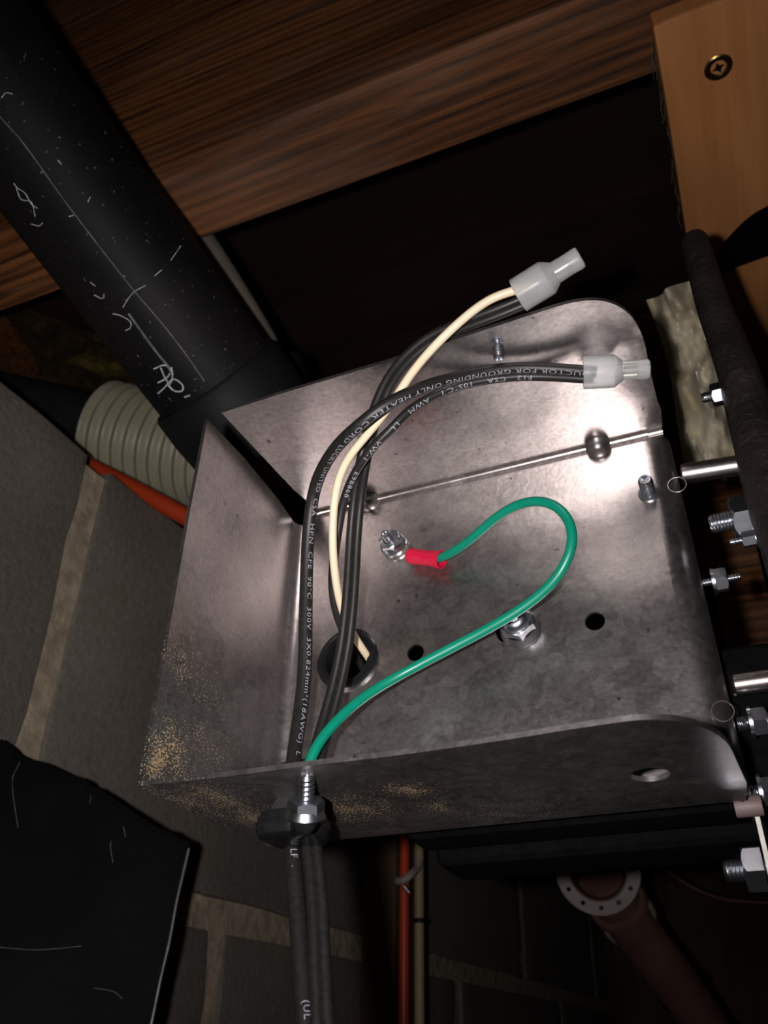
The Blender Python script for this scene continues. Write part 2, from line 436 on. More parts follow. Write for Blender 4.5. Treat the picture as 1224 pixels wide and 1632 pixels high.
# ================================================================== THE SETTING
def zz(h): return CAM.z + h
def block_wall():
    z_top = zz(.262); xf = -.29
    base = obj('wall_left', cuboid((xf - .19, -.6, 0), (xf - .0025, 1.6, z_top - .006)), 'mortar', kind='structure', smooth=False)
    k = 0
    for row in range(5):
        z1 = z_top - row * .2095; z0 = z1 - .193
        y = (.285 if row % 2 == 0 else .449) - .401 * 3
        while y < 1.55:
            y0, y1 = max(y, -.6), min(y + .385, 1.59)
            if y1 - y0 > .05:
                obj('concrete_block', bevel_cuboid((xf - .18, y0, z0), (xf, y1, z1), .0025, jag=.0022, cuts=10, seed=k, seg=2), 'block', base)
                k += 1
            y += .401
    return base
block_wall()
obj('wall_back', cuboid((-.5, 1.6, 0), (1.6, 1.7, zz(.56))), 'stud', kind='structure', smooth=False)
obj('floor', cuboid((-.5, -.6, -.1), (1.6, 1.7, 0)), 'block', kind='structure', smooth=False)
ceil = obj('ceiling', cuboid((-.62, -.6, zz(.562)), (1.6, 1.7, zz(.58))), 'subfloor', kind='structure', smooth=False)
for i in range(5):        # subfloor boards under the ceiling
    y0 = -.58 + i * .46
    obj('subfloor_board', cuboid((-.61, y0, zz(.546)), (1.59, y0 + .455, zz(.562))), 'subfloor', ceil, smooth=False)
obj('trim_1', bevel_cuboid((-.56, -.6, zz(.262)), (-.522, 1.6, zz(.546)), .002), 'joist', kind='structure')
def joist(y0, label):
    o = obj('ceiling_joist', bevel_cuboid((-.50, y0, zz(.31)), (1.55, y0 + .038, zz(.545)), .0022, seg=3, jag=.0012, cuts=14, seed=y0 * 9), 'joist')
    tag(o, label, 'joist', None)
joist(.166, 'stained wooden ceiling joist running across the top of the view')
joist(.575, 'dark wooden joist far behind the metal box')

# ---- board screwed under the joist, with its brass screw and the black bracket plate
bx0, bx1, by0 = .0175, .112, .179
obj_b = obj('wooden_board', bevel_cuboid((bx0, by0, zz(.2985)), (bx1, .40, zz(.3085)), .0012, cuts=8, jag=.0010, seed=3), 'board')
tag(obj_b, 'orange-brown board fixed under the joist at the top right', 'board')
sp_ = PZ(1145, 108, zz(.2985)); fm = frame(sp_ + Vector((0, 0, .0006)), Vector((0, 0, -1)))
scr = thing('wood_screw', 'brass coloured countersunk screw driven into the board', 'screw', fm)
obj('screw_head', [lathe([(.0044, -.003), (.0049, -.0002), (.0049, .0006), (.0044, .0010), (.0030, .0009), (.0024, .0002)], fm, 40),], 'brass', scr)
star = [(.0023 * (1 if i % 2 == 0 else .42) * math.cos(math.pi * i / 4 + .3), .0023 * (1 if i % 2 == 0 else .42) * math.sin(math.pi * i / 4 + .3)) for i in range(8)]
obj('drive_cross', slab(star, [], .0005, lambda x, y, h: fm @ Vector((x, y, .0003 + h))), 'brass', scr, smooth=False)
br = obj('bracket_plate', slab([tuple((PZ(x, y, zz(.2955)))[:2]) for x, y in smooth2([(1135, 440), (1150, 402), (1175, 372), (1200, 350), (1224, 336), (1290, 300), (1340, 285)]) + [(1340, 360), (1224, 408)]], [],
    .0028, lambda x, y, h: Vector((x, y, zz(.2955) + h))), 'blackpaint', smooth=False)
tag(br, 'flat black bracket plate lying against the board at the right edge', 'bracket')
# cobweb lint along the left edge of the board
lint = []
for i in range(15):
    y = random.uniform(.178, .262); p0 = Vector((bx0 - .0008, y, zz(random.uniform(.2985, .306))))
    p = [p0]
    for j in range(3): p.append(p[-1] + Vector((random.uniform(-.0012, .0011), random.uniform(.001, .007), random.uniform(-.0012, .0008))))
    lint.append(tube(p, 8.5e-5, 4, n=3))
tag(obj('cobweb_lint', lint, 'greydusty', kind='stuff'), 'grey cobweb lint hanging from the left edge of the board', 'cobweb')

# ================================================================== BEHIND, LEFT
def cyl_between(a, b, r, seg=40, n=1): return tube([a + (b - a) * i / 6 for i in range(7)], r, seg, raw=True)
# black drain pipe with hub
pa, pb = C(-190, -110, .262), C(340, 602, .316)
ax = (pb - pa).normalized(); R0 = .0242
mw = frame(pb, ax, CAM - pb)
pipe = thing('drain_pipe', 'large black plastic pipe with chalk marks at the upper left', 'pipe', mw)
Lp = (pb - pa).length
obj('pipe_body', lathe([(R0, -Lp), (R0, -.002), (R0, .02)], mw, 72), 'pipe', pipe)
obj('pipe_hub', lathe([(R0 + .0002, .0005), (R0 + .0016, .0005), (R0 + .0026, .002), (R0 + .0028, .014), (R0 + .0022, .024), (R0 + .0005, .0295), (.001, .0295)], mw, 72), 'abs', pipe)
def on_pipe(px, py, off=.00015):     # ray / cylinder intersection
    o = mw.inverted() @ CAM; d = mw.inverted().to_3x3() @ ray(px, py); r = R0 + off
    a = d.x ** 2 + d.y ** 2; b = 2 * (o.x * d.x + o.y * d.y); c = o.x ** 2 + o.y ** 2 - r * r; q = b * b - 4 * a * c
    if q < 0: return None
    return mw @ (o + d * ((-b - math.sqrt(q)) / (2 * a)))
def scribble(strokes, w, m, nm, lab):
    ps = []
    for st in strokes:
        pts = [on_pipe(x, y) for x, y in st]; pts = [p for p in pts if p]
        if len(pts) > 1: ps.append(tube(pts, w, 6, n=4))
    o = obj(nm, ps, m, pipe, kind='stuff' if len(ps) > 1 else None); o['label'] = lab
scribble([[(0, 186), (40, 232), (100, 316), (160, 395), (215, 465), (262, 520), (300, 570), (326, 608)]], .00022, 'chalkfaint', 'moulding_line', 'thin pale line along the pipe')
scribble([[(205, 500), (225, 528), (250, 562), (268, 584), (273, 597)]], .00045, 'chalkfaint', 'chalk_line', 'broad chalk stroke')
scribble([[(196, 490), (203, 478), (214, 465), (232, 455)], [(246, 440), (258, 430)], [(272, 415), (288, 392)],
          [(150, 470), (163, 476), (166, 468)], [(144, 450), (152, 456)], [(180, 500), (192, 503), (207, 512), (208, 522), (200, 527)],
          [(22, 292), (28, 300), (40, 308), (50, 325), (60, 332)], [(26, 300), (34, 318), (50, 322), (56, 345)], [(50, 357), (62, 360), (68, 355)],
          [(2, 156), (10, 148), (20, 150)], [(140, 322), (144, 314)], [(110, 345), (118, 343)], [(92, 255), (98, 262)]], .00016, 'chalk', 'chalk_scratches', 'small pale scratches and chalk ticks')
scribble([[(245, 588), (262, 582), (272, 590), (266, 602), (252, 610)], [(256, 586), (262, 600), (268, 610)], [(252, 627), (262, 618), (272, 607), (280, 605), (291, 614), (290, 623), (278, 623), (268, 614)],
          [(294, 633), (303, 630)], [(273, 585), (275, 600), (270, 614)]], .00030, 'chalk', 'chalk_writing', 'chalk lettering like a B and P')
# dusty grey pipe behind the black one
gp = obj('grey_conduit', tube([C(300, 350, .40), C(352, 430, .40), C(395, 500, .40), C(428, 560, .40), C(448, 620, .40), C(455, 700, .41)], .0063, 24), 'greydusty')
tag(gp, 'thin dusty grey-brown pipe just behind the black drain pipe', 'pipe')
gh = obj('black_elbow', lathe([(.0125, 0), (.0135, .001), (.0135, .018), (.012, .030), (.010, .034)], frame(C(432, 572, .39), C(462, 650, .395) - C(432, 572, .39)), 36), 'abs')
tag(gh, 'small black pipe fitting beside the end of the drain pipe hub', 'pipe fitting')
# ivory corrugated hose coming out of a grey sleeve
h0, h1 = C(176, 692, .62), C(430, 752, .585); hax = (h1 - h0).normalized()
hm = frame(h0, hax, CAM - h0); prof = []
Lh = (h1 - h0).length; n = 150
for i in range(n + 1):
    z = Lh * i / n; prof.append((.0375 + .0020 * math.cos(2 * math.pi * z / .0098) , z))
hs = obj('corrugated_hose', lathe(prof, hm, 56), 'hose'); tag(hs, 'ivory corrugated hose lying on top of the block wall', 'hose')
gm = frame(h0 - hax * .1215, hax, CAM - h0)
sl = obj('grey_sleeve', lathe([(.026, 0), (.028, .002), (.028, .110), (.030, .113), (.030, .119), (.026, .12)], gm, 56), 'greyp'); tag(sl, 'dark grey tube joined to the left end of the corrugated hose', 'tube')
ox = obj('pex_pipe', tube([C(40, 680, .56), C(130, 736, .515), C(180, 762, .505), C(230, 788, .50), C(300, 826, .495), C(380, 870, .49)], .0053, 20), 'orange')
tag(ox, 'bright orange plastic pipe lying on the top of the block wall', 'pipe')
# insulation
def blanket(c, sx, sy, amp, freq, nx=60, ny=40, seed=0, depthdir=None, warp=None):
    v, f = [], []
    for j in range(ny + 1):
        for i in range(nx + 1):
            x, y = i / nx - .5, j / ny - .5
            e = 1 - max(abs(x), abs(y)) * 2; e = min(1, e * 3)
            h = noise.fractal(Vector((x * freq, y * freq * sy / sx, seed)), .9, 2.1, 5) * amp * e
            v.append((x, y, h))
    return v, f
ic = C(80, 560, .80); fmw = frame(ic, CAM - ic, Vector((0, 0, 1)))
bm_ = bmesh.new(); bmesh.ops.create_icosphere(bm_, subdivisions=6, radius=1)
pv = []
for q in bm_.verts:
    d = q.co.normalized(); k = 1 + .45 * noise.fractal(d * 2.2 + Vector((3, 1, 7)), .8, 2.2, 6)
    pv.append(fmw @ Vector((d.x * .062 * k, d.y * .20 * k, d.z * .05 * k)))
bm_.verts.index_update(); pf = [[q.index for q in f_.verts] for f_ in bm_.faces]; bm_.free()
tag(obj('insulation_batt', (pv, pf), 'wool', kind='stuff'), 'brown and yellow glass wool insulation stuffed above the block wall', 'insulation')

# ---- crumpled cream plastic film hanging behind the box, right
def film():
    L = [(1030, 478), (1046, 520), (1062, 570), (1072, 620), (1080, 680), (1094, 760)]
    Rr = [(1110, 440), (1150, 500), (1165, 560), (1180, 620), (1192, 690), (1200, 770)]
    L = smooth2(L, 8); Rr = smooth2(Rr, 8); v, f = [], []; nx = 36
    for j, (a, b) in enumerate(zip(L, Rr)):
        for i in range(nx + 1):
            t = i / nx; x = a[0] + (b[0] - a[0]) * t; y = a[1] + (b[1] - a[1]) * t
            if j < 5: x += (5 - j) * 1.5 * math.sin(t * 9)
            q = Vector((x * .016, y * .011, 0))
            rdg = 1 - abs(noise.fractal(q + Vector((9, 2, 0)), .8, 2.0, 3)) * 2.2
            d = .36 - .010 * rdg - .012 * math.sin(t * math.pi) + .012 * abs(t - .5)
            v.append(C(x, y, d))
    nx1 = nx + 1
    for j in range(len(L) - 1):
        for i in range(nx): f.append([j * nx1 + i, j * nx1 + i + 1, (j + 1) * nx1 + i + 1, (j + 1) * nx1 + i])
    back = [p + (p - CAM).normalized() * .0008 for p in v]; n0 = len(v)
    return v + back, f + [[i + n0 for i in reversed(q)] for q in f]
tag(obj('plastic_film', film(), 'film', sharp=60), 'crumpled cream plastic film hanging behind the right side of the box', 'plastic film')
wp = obj('wooden_post', bevel_cuboid((PY(1128, 900, CAM.y + .47).x, .47, zz(-.10)), (PY(1128, 900, CAM.y + .47).x + .028, .50, zz(.285)), .002), 'joist')
tag(wp, 'dark brown wooden post glimpsed between the box and the black rail', 'post')

# ================================================================== BELOW, BEHIND
# stud, orange pipe and beige tube standing in front of the block wall
def wall_y(px, py): return PX(px, py, -.29).y
ys = wall_y(590, 1480)
def vert(px, py, y, r, name, m, label, z0=-.35, z1=.14, cat='pipe'):
    p = PY(px, py, y)
    o = obj(name, tube([Vector((p.x + dx, y, zz(z))) for dx, z in ((.0, z0), (0, -.1), (0, 0), (0, z1 * .5), (0, z1))], r, 20), m)
    return tag(o, label, cat), p
p = PY(622, 1480, .60)
st = obj('wall_stud', bevel_cuboid((p.x - .022, .60, zz(-.6)), (p.x + .004, .66, zz(.25)), .002), 'stud'); tag(st, 'brown wooden stud standing against the block wall below the box', 'stud')
vert(644, 1480, .585, .0034, 'pex_pipe', 'orange', 'red-orange plastic pipe running vertically below the box', z0=-.5, z1=.22)
vert(668, 1480, .60, .0034, 'beige_tube', 'beige', 'thin beige tube beside the vertical orange pipe', z0=-.5, z1=.22, cat='tube')
q = C(648, 1402, .60)
cl = thing('pipe_clip', 'white plastic clip holding the vertical orange pipe', 'clip', frame(q, CAM - q))
obj('clip_arm', tube([C(634, 1404, .578), C(644, 1402, .574), C(654, 1394, .576), (C(664, 1384, .585)), C(668, 1372, .59)], .0027, 12), 'whitep', cl)
obj('clip_nail', stud(frame(C(644, 1412, .575), C(655, 1426, .570) - C(644, 1412, .575)), .0016, .0062, pitch=.0012), 'zinc', cl)
ties = obj('black_tie', lathe([(.0034, -.0015), (.0050, -.0015), (.0050, .0015), (.0034, .0015)], frame(PY(668, 1468, .60), Vector((0, 0, 1))), 20, cap=False), 'nylon'); tag(ties, 'black tie around the beige tube', 'cable tie')
# white flange ring with holes and the reddish pipe behind it
fc = C(952, 1386, .62); fn = (CAM - fc).normalized() + Vector((0, 0, -.10)); fm2 = frame(fc, fn)
flg = thing('pipe_flange', 'round white flange ring with small holes on the reddish pipe', 'flange', fm2)
Rf = 66 / F * .62
holes = [circ((0, 0), Rf * .66, 40)] + [circ((Rf * .83 * math.cos(a), Rf * .83 * math.sin(a)), Rf * .055, 12) for a in [2 * math.pi * i / 12 for i in range(12)]]
obj('flange_ring', slab(circ((0, 0), Rf, 56), holes, .003, lambda x, y, h: fm2 @ Vector((x, y, h))), 'whitep', flg, smooth=False)
obj('flange_collar', lathe([(Rf * .66, .003), (Rf * .70, .006), (Rf * .66, .006), (Rf * .60, -.02), (Rf * .66, -.02), (Rf * .66, .003)], fm2, 48, cap=False), 'pinkp', flg)
q0, q1, q2, q3 = C(958, 1392, .635), C(1003, 1468, .645), C(1080, 1570, .66), C(1160, 1690, .675)
rp = obj('reddish_pipe', tube([q0, q1, q2, q3], .0182, 32), 'pinkp'); tag(rp, 'dull reddish pipe slanting down to the right below the box', 'pipe')
for k, (a, b, rr, m, lb) in enumerate([((985, 1440), (990, 1447), .0225, 'pinkp', 'reddish coupling ring just below the white flange'), ((1000, 1462), (1006, 1470), .0218, 'whitep', 'pale coupling ring below the first ring on the reddish pipe'), ((1084, 1576), (1088, 1581), .0192, 'nylon', 'black clamp around the lower end of the reddish pipe')]):
    o_ = C(a[0], a[1], .643 + .010 * k); x_ = (C(b[0], b[1], .645 + .010 * k) - o_)
    tag(obj('pipe_ring', lathe([(.0180, -.0035), (rr - .001, -.0035), (rr, -.0015), (rr, .0035), (.0180, .0035)], frame(o_, x_), 40, cap=False), m), lb, 'ring')
# thin drooping wire
tag(obj('thin_wire', tube([C(1010, 1340, .7), C(1080, 1400, .7), (C(1150, 1432, .7)), C(1240, 1440, .7)], .0012, 8), 'pinkp'), 'thin brown wire sagging at the lower right behind the box', 'wire')

# ---- black sheet in the lower left foreground
def panel():
    o = C(150, 1450, .30); n = (CAM - o).normalized() + Vector((0, 0, .25)); n.normalize(); fm_ = frame(o, n); inv = fm_.inverted()
    def pr(x, y):
        r = ray(x, y); d = (o - CAM).dot(n) / r.dot(n); q = inv @ (CAM + r * d); return q.x, q.y
    top = [(-160, 1110), (-60, 1150), (0, 1183), (22, 1196), (36, 1214), (70, 1222), (96, 1232), (130, 1244), (146, 1258), (158, 1262), (190, 1285), (232, 1310), (258, 1326), (280, 1336), (296, 1344)]
    r2 = [(301, 1352), (298, 1366), (290, 1400), (281, 1440), (270, 1500), (256, 1560), (241, 1632), (220, 1720)]
    rj = []
    for a, b in zip(top, top[1:]):
        for k in range(4): t = k / 4; rj.append((a[0] + (b[0] - a[0]) * t + random.uniform(-1.5, 1.5), a[1] + (b[1] - a[1]) * t + random.uniform(-2.5, 2.5)))
    out = [pr(*q) for q in rj + [top[-1]] + r2 + [(-160, 1720)]]
    root = thing('black_sheet', 'black sheet with ragged top and worn bright edge at the lower left', 'sheet', fm_)
    obj('sheet_panel', slab(out, [], -.0015, lambda x, y, h: fm_ @ Vector((x, y, h))), 'sheet', root, smooth=False)
    obj('worn_edge', tube([fm_ @ Vector((*pr(x, y), .0)) for x, y in r2], .00055, 10), 'edge', root, label='worn shiny right edge')
    obj('rolled_edge', tube([fm_ @ Vector((*pr(x, y), -.0002)) for x, y in rj[8::3] + [top[-1], r2[0]]], .0012, 8), 'sheet', root)
    sc = []
    for st_ in ([(32, 1215), (20, 1240), (22, 1275), (29, 1320)], [(178, 1340), (176, 1350), (180, 1375)], [(197, 1318), (200, 1335)], [(0, 1510), (60, 1514), (130, 1508)], [(150, 1575), (180, 1580), (195, 1592)], [(145, 1268), (143, 1282)]):
        sc.append(tube([fm_ @ Vector((*pr(x, y), .0001)) for x, y in st_], .00016, 5, n=3))
    obj('scratch_marks', sc, 'chalkfaint', root, kind='stuff', label='fine pale scratches')
panel()

# ================================================================== THE SHEET METAL BOX
TK = .0009
boxr = thing('junction_box', 'open galvanized steel junction box holding the cords and the green wire', 'metal box', BM)
loc = lambda p: BM @ Vector(p)
# back plate, w from -TK to 0, with holes
rl, rt, rb = .0035, .0012, .0012
hole_c = {k: LB(*k) for k in [(555, 1052), (662, 1040), (948, 990), (806, 1004), (630, 872), (830, 1003), (1034, 786)]}
def hc(k): return (hole_c[k].x, hole_c[k].y)
slot = hc((806, 1004))
plate_holes = [circ(hc((555, 1052)), .0063, 40), circ(hc((662, 1040)), .0021, 24), circ(hc((948, 990)), .0022, 24), circ(slot, .0024, 24, .0031)]
obj('back_plate', slab([(rl, rb), (BW - .006, rb), (BW - .006, BH - rt), (rl, BH - rt)], plate_holes, -TK, lambda x, y, h: loc((x, y, h))), 'galv', boxr, smooth=False)
def arc_strip(cx, cy, r, a0, a1, fn, l0, l1, n=8, t=TK):
    """quarter bend with thickness: (a,b) section, l along"""
    v, f = [], []
    for i in range(n + 1):
        a = a0 + (a1 - a0) * i / n
        for rr in (r, r + t):
            for l in (l0, l1): v.append(fn(cx + rr * math.cos(a), cy + rr * math.sin(a), l))
    for i in range(n):
        k = i * 4; f += [[k, k + 1, k + 5, k + 4], [k + 2, k + 6, k + 7, k + 3], [k, k + 4, k + 6, k + 2], [k + 1, k + 3, k + 7, k + 5]]
    f += [[0, 2, 3, 1], [n * 4, n * 4 + 1, n * 4 + 3, n * 4 + 2]]
    return v, f
pi = math.pi
# left flange: plane u=0 (inner face), thickness to -u
lf = [(LU(x, y).y, LU(x, y).z) for x, y in [(331, 668), (300, 830), (262, 1050), (225, 1252)]]
lf_poly = [(BH - .0035, rl)] + [(BH - .0020, .012), (BH - .001, .03)] + lf + [(0.0, rl)]
obj('left_flange', [slab(lf_poly, [], -TK, lambda x, y, h: loc((h, x, y))),
                    arc_strip(rl, rl, rl, pi, 1.5 * pi, lambda a, b, l: loc((a, l, b)), rb * 0, BH - .0035, n=10)], 'galv', boxr, sharp=20)
# top flange: plane v=BH
tf = [LV(x, y, BH) for x, y in [(353, 658), (450, 627), (560, 594), (640, 570), (720, 543), (800, 517), (870, 494), (905, 484), (935, 479), (962, 480), (985, 488), (1005, 503), (1019, 525), (1028, 550), (1036, 590), (1048, 640)]]
tfs = [Vector((x, 0, z)) for x, z in smooth2([(q.x, q.z) for q in tf], 4)]
tf2 = [(.0062, rt)] + [(.0045, .012)] + [(q.x, q.z) for q in tfs] + [(BW - .0002, .0075), (BW - .0008, rt)]
obj('top_flange', [slab(tf2, [circ((LV(793, 545, BH).x, LV(793, 545, BH).z), .0013, 12)], TK, lambda x, y, h: loc((x, BH + h, y))),
                   arc_strip(BH - rt, rt, rt, 1.5 * pi, 2 * pi, lambda a, b, l: loc((l, a, b)), .0035, BW - .001, n=6)], 'galv', boxr, sharp=20)
# raised crease line with two pressed dimples along the bend
obj('crease_bead', tube([loc((x, BH - .0008, .0008)) for x in [.002 + i * (BW - .0065) / 24 for i in range(25)]], .00042, 10, raw=True), 'galv', boxr)
for k in ((584, 801), (951, 704)):
    c = LB(*k, .002); c = Vector((c.x, BH - .0012, .0012))
    m_ = frame(loc(c), (-EV + EW).normalized(), EU)
    obj('pressed_dimple', lathe([(.0030, -.003), (.0030, -.0002), (.0028, .0008), (.0023, .0016), (.0016, .0022), (.0008, .0026), (.0001, .0027)], m_, 32), 'galv', boxr)
# bottom flange: outer face in plane v=0
bf = [LV(x, y, 0) for x, y in [(225, 1252), (340, 1240), (480, 1222), (640, 1203), (800, 1180), (900, 1164), (980, 1152), (1030, 1147), (1075, 1149), (1115, 1158), (1145, 1172), (1163, 1190), (1175, 1215), (1190, 1248)]]
bfs = [Vector((x, 0, z)) for x, z in smooth2([(q.x, q.z) for q in bf], 4)]
bf2 = [(.0010, rb)] + [(q.x, q.z) for q in bfs] + [(BW - .001, rb)]
ov = LV(1036, 1235, 0)
bh0 = LV(468, 1300, 0)          # cable hole in the bottom flange
obj('bottom_flange', [slab(bf2, [circ((ov.x, ov.z), .0033, 28, .0036), circ((.0182, .0175), .0050, 28)], TK, lambda x, y, h: loc((x, h, y))),
                      arc_strip(rb, rb, rb - TK if rb > TK else .0003, pi, 1.5 * pi, lambda a, b, l: loc((l, a, b)), .0012, BW - .001, n=6)], 'galv', boxr, sharp=20)
# right bend going away
obj('right_flange', [arc_strip(BW - .006, -.006, .006 - TK, 0, .5 * pi, lambda a, b, l: loc((a, l, b)), .0006, BH + .0, n=10),
                     slab([(.0006, -.006), (BH, -.006), (BH, -.016), (.0006, -.016)], [], -TK, lambda x, y, h: loc((BW + h, x, y)))], 'galv', boxr, sharp=20)
# faint pressed circles near the right corners
for k, nm in (((1152, 1133), 0), ((1079, 772), 1)):
    c = LB(*k); m_ = frame(loc((c.x, c.y, -.0001)), EW, EU)
    obj('pressed_mark', lathe([(.0019, 0), (.0020, .00010), (.0021, .00010), (.0022, 0)], m_, 32, cap=False), 'galv', boxr)

# ---- hardware on the plate
def on(px, py, w=0.0, ax=None, hint=None): return frame(B(px, py, w), ax or EW, hint)
# ground stud with flange nut
hb = hole_c[(630, 872)]; gm_ = frame(loc((hb.x, hb.y, 0)), EW, EU.lerp(EV, .25))
gs = thing('ground_stud', 'grounding stud with flanged nut clamping the ring terminal', 'stud', gm_)
obj('washer', lathe([(.0017, 0), (.0034, 0), (.0035, .0002), (.0034, .0007), (.0017, .0007)], gm_, 36, cap=False), 'zinc', gs)
nz = gm_ @ Matrix.Translation((0, 0, .0014))
obj('hex_nut', hexnut(nz, .0054, .0028, flange=.0035, bore=.0013), 'zinc', gs, sharp=25)
obj('threaded_shank', stud(gm_, .00135, .0070, pitch=.0007), 'zinc', gs, sharp=50)
# ring terminal with red sleeve
tdir = (B(700, 893, 3.0) - B(655, 884, 1.8)).normalized()
rt_o = loc((hb.x, hb.y, .00095)); tm = frame(rt_o, EW, tdir)
ter = thing('ring_terminal', 'red insulated ring terminal crimped on the green wire', 'terminal', tm)
ring = circ((0, 0), .0033, 32)
obj('ring', [slab(ring, [circ((0, 0), .0017, 24)], .0007, lambda x, y, h: tm @ Vector((x, y, h - .0002))),
             slab([(.0026, -.0012), (.0055, -.0010), (.0055, .0010), (.0026, .0012)], [], .0007, lambda x, y, h: tm @ Vector((x, y, h - .0002)))], 'tin', ter, sharp=30)
s0, s1 = B(653, 886, 2.3), B(704, 892, 3.6); sdir = s1 - s0
smw = frame(s0, sdir, EW); Ls = sdir.length
def crimp(a, r, h):
    k = max(0, 1 - abs(h - Ls * .45) / (Ls * .25)); return 1 - .14 * k * (abs(math.cos(a)) ** 2)
obj('red_sleeve', lathe([(.0012, 0), (.0019, 0), (.0021, Ls * .1), (.0020, Ls * .3), (.0020, Ls * .45), (.0020, Ls * .6), (.00215, Ls * .8), (.0023, Ls), (.00195, Ls), (.0017, Ls * .75), (.0012, Ls * .6)], smw, 28, rf=crimp), 'red', ter)
# flanged bolt
b2 = hole_c[(830, 1003)]; bm2 = frame(loc((b2.x, b2.y, 0)), EW, EU.lerp(EV, .15))
fb = thing('flanged_nut', 'large zinc flanged nut and bolt end in the middle of the back plate', 'nut', bm2)
obj('washer', lathe([(.0022, 0), (.0046, 0), (.0047, .0003), (.0044, .0006), (.0022, .0006)], bm2, 40, cap=False), 'zinc', fb)
obj('hex_nut', hexnut(bm2 @ Matrix.Translation((0, 0, .0005)), .0072, .0044, flange=.0046, bore=.0016, fh=.0012), 'zinc', fb, sharp=25)
obj('bolt_end', lathe([(.0031, .0042), (.0031, .0054), (.0027, .0062), (.0018, .0067), (.0014, .0067), (.0011, .0058), (.0003, .0054)], bm2, 32), 'zinc', fb)
# screw ends
c = hole_c[(1034, 786)]; m_ = frame(loc((c.x, c.y, -.001)), EW)
ss = thing('screw_end', 'bare screw end sticking out of the plate near its right edge', 'screw', m_)
obj('threaded_shank', stud(m_, .0017, .0068, pitch=.0006), 'zinc', ss, sharp=50)
obj('screw_collar', lathe([(.0016, .0010), (.0024, .0010), (.0024, .0014), (.0016, .0016)], m_, 28, cap=False), 'zinc', ss)
tp = LV(793, 552, BH); m_ = frame(loc((tp.x, BH + .0045, tp.z - .0005)), -EV)
ts = thing('screw_end', 'small screw passing through the top flange of the box', 'screw', m_)
obj('threaded_shank', stud(m_, .00125, .0080, pitch=.0006), 'zinc', ts, sharp=50)
obj('screw_head', lathe([(.0010, -.0012), (.0018, -.0010), (.0023, 0), (.0023, .0026), (.0018, .0034)], m_, 24), 'zinc', ts)
0 and obj('thread_collar', lathe([(.0012, .0046), (.0019, .0050), (.0019, .0058), (.0012, .0060)], m_, 24), 'zinc', ts)
# snap bushing in the big hole
hb = hole_c[(555, 1052)]; m_ = frame(loc((hb.x, hb.y, 0)), EW, EU)
bu = thing('snap_bushing', 'round black bushing lining the big hole of the back plate', 'bushing', m_)
obj('bushing_ring', lathe([(.0053, -.005), (.0054, .0006), (.0057, .0012), (.0072, .0012), (.0080, .0008), (.0080, .0), (.0061, 0), (.0060, -.005)], m_, 56, cap=False), 'nylon', bu)
obj('lip_ridge', lathe([(.0061, .0011), (.0063, .0015), (.0065, .0011)], m_, 48, cap=False), 'nylon', bu)

# ---- cords and wires (points: pixel, pixel, mm above the back plate)
def pts(l): return [B(*q) for q in l]
A_ = [(950, 593, 32), (905, 589, 33), (850, 586, 35), (805, 587, 37), (744, 597, 40), (683, 613, 44.5), (640, 632, 47), (605, 651, 48), (570, 680, 47), (543, 704, 44), (520, 735, 38.5), (503, 771, 32.5), (495, 815, 28.5), (490, 869, 25), (488, 934, 22), (487, 999, 20), (486, 1062, 18.5), (482, 1111, 18), (475, 1160, 18.5), (468, 1210, 19.5), (464, 1260, 21.5), (463, 1310, 24), (465, 1350, 26), (470, 1400, 27), (476, 1480, 29), (481, 1560, 31), (491, 1700, 34)]
PA = relax(catmull(pts(A_), 10))
cordA = obj('heater_cord', tube(PA, lambda t: .00122 + .00035 * min(1, t / .62), 24, raw=True), 'cord')
tag(cordA, 'thick black printed cord curving from the lower connector down the left side', 'cord')
def arc_at(P, px, py):
    best = None; acc = 0
    inv = RM.transposed()
    for a, b in zip(P, P[1:]):
        acc += (b - a).length; q = inv @ (b - CAM); x = 612 - F * q.x / q.z; y = 816 + F * q.y / q.z
        d = (x - px) ** 2 + (y - py) ** 2
        if best is None or d < best[0]: best = (d, acc)
    return best[1]
def prt(s, P, s0, size, rad, ang, parent, **k): 
    o = obj('printing', text_on_path(s, P, s0, size, rad, ang, **k), 'print', parent, smooth=False, kind='stuff'); return o
TA = 'DUCTOR FOR GROUNDING ONLY HEATER CORD LUCKY UNITED  CSA  HPN  CFE  90°C  300V  3X0.824mm²(18AWG)  L'
prt(TA, PA, .0010, .00150, lambda t: .00122 + .00035 * min(1, t / .62), .55, cordA, fit=arc_at(PA, 468, 1212))
prt('LF  .', PA, arc_at(PA, 471, 1350) + .0012, .0018, .00157, .2, cordA)
prt('(UL', PA, arc_at(PA, 487, 1606), .0018, .00157, .35, cordA)
# dual cord (two joined conductors) from the upper connector down to the clamp
C_ = [(856, 470, 50.5), (825, 485, 50.5), (764, 509, 50), (705, 530, 48.8), (670, 552, 47.6), (642, 578, 45.8), (620, 608, 43), (604, 643, 40), (591, 682, 36), (580, 730, 31), (570, 790, 29.5), (564, 850, 25.5), (560, 930, 22), (555, 985, 20), (548, 1040, 18), (536, 1095, 17), (521, 1150, 17), (509, 1190, 18), (500, 1235, 19.5), (495, 1280, 22.5), (495, 1320, 24.5), (497, 1355, 26), (502, 1400, 27), (508, 1480, 29), (510, 1560, 31), (518, 1700, 34)]
PC = relax(catmull(pts(C_), 10))
cordC = obj('heater_cord', tube(PC, lambda t: .00090 + .00016 * min(1, t / .62), prof=lobes(2, 1.55, 8), raw=True), 'cord')
tag(cordC, 'ribbed black flat cord running from the upper connector to the clamp', 'cord')
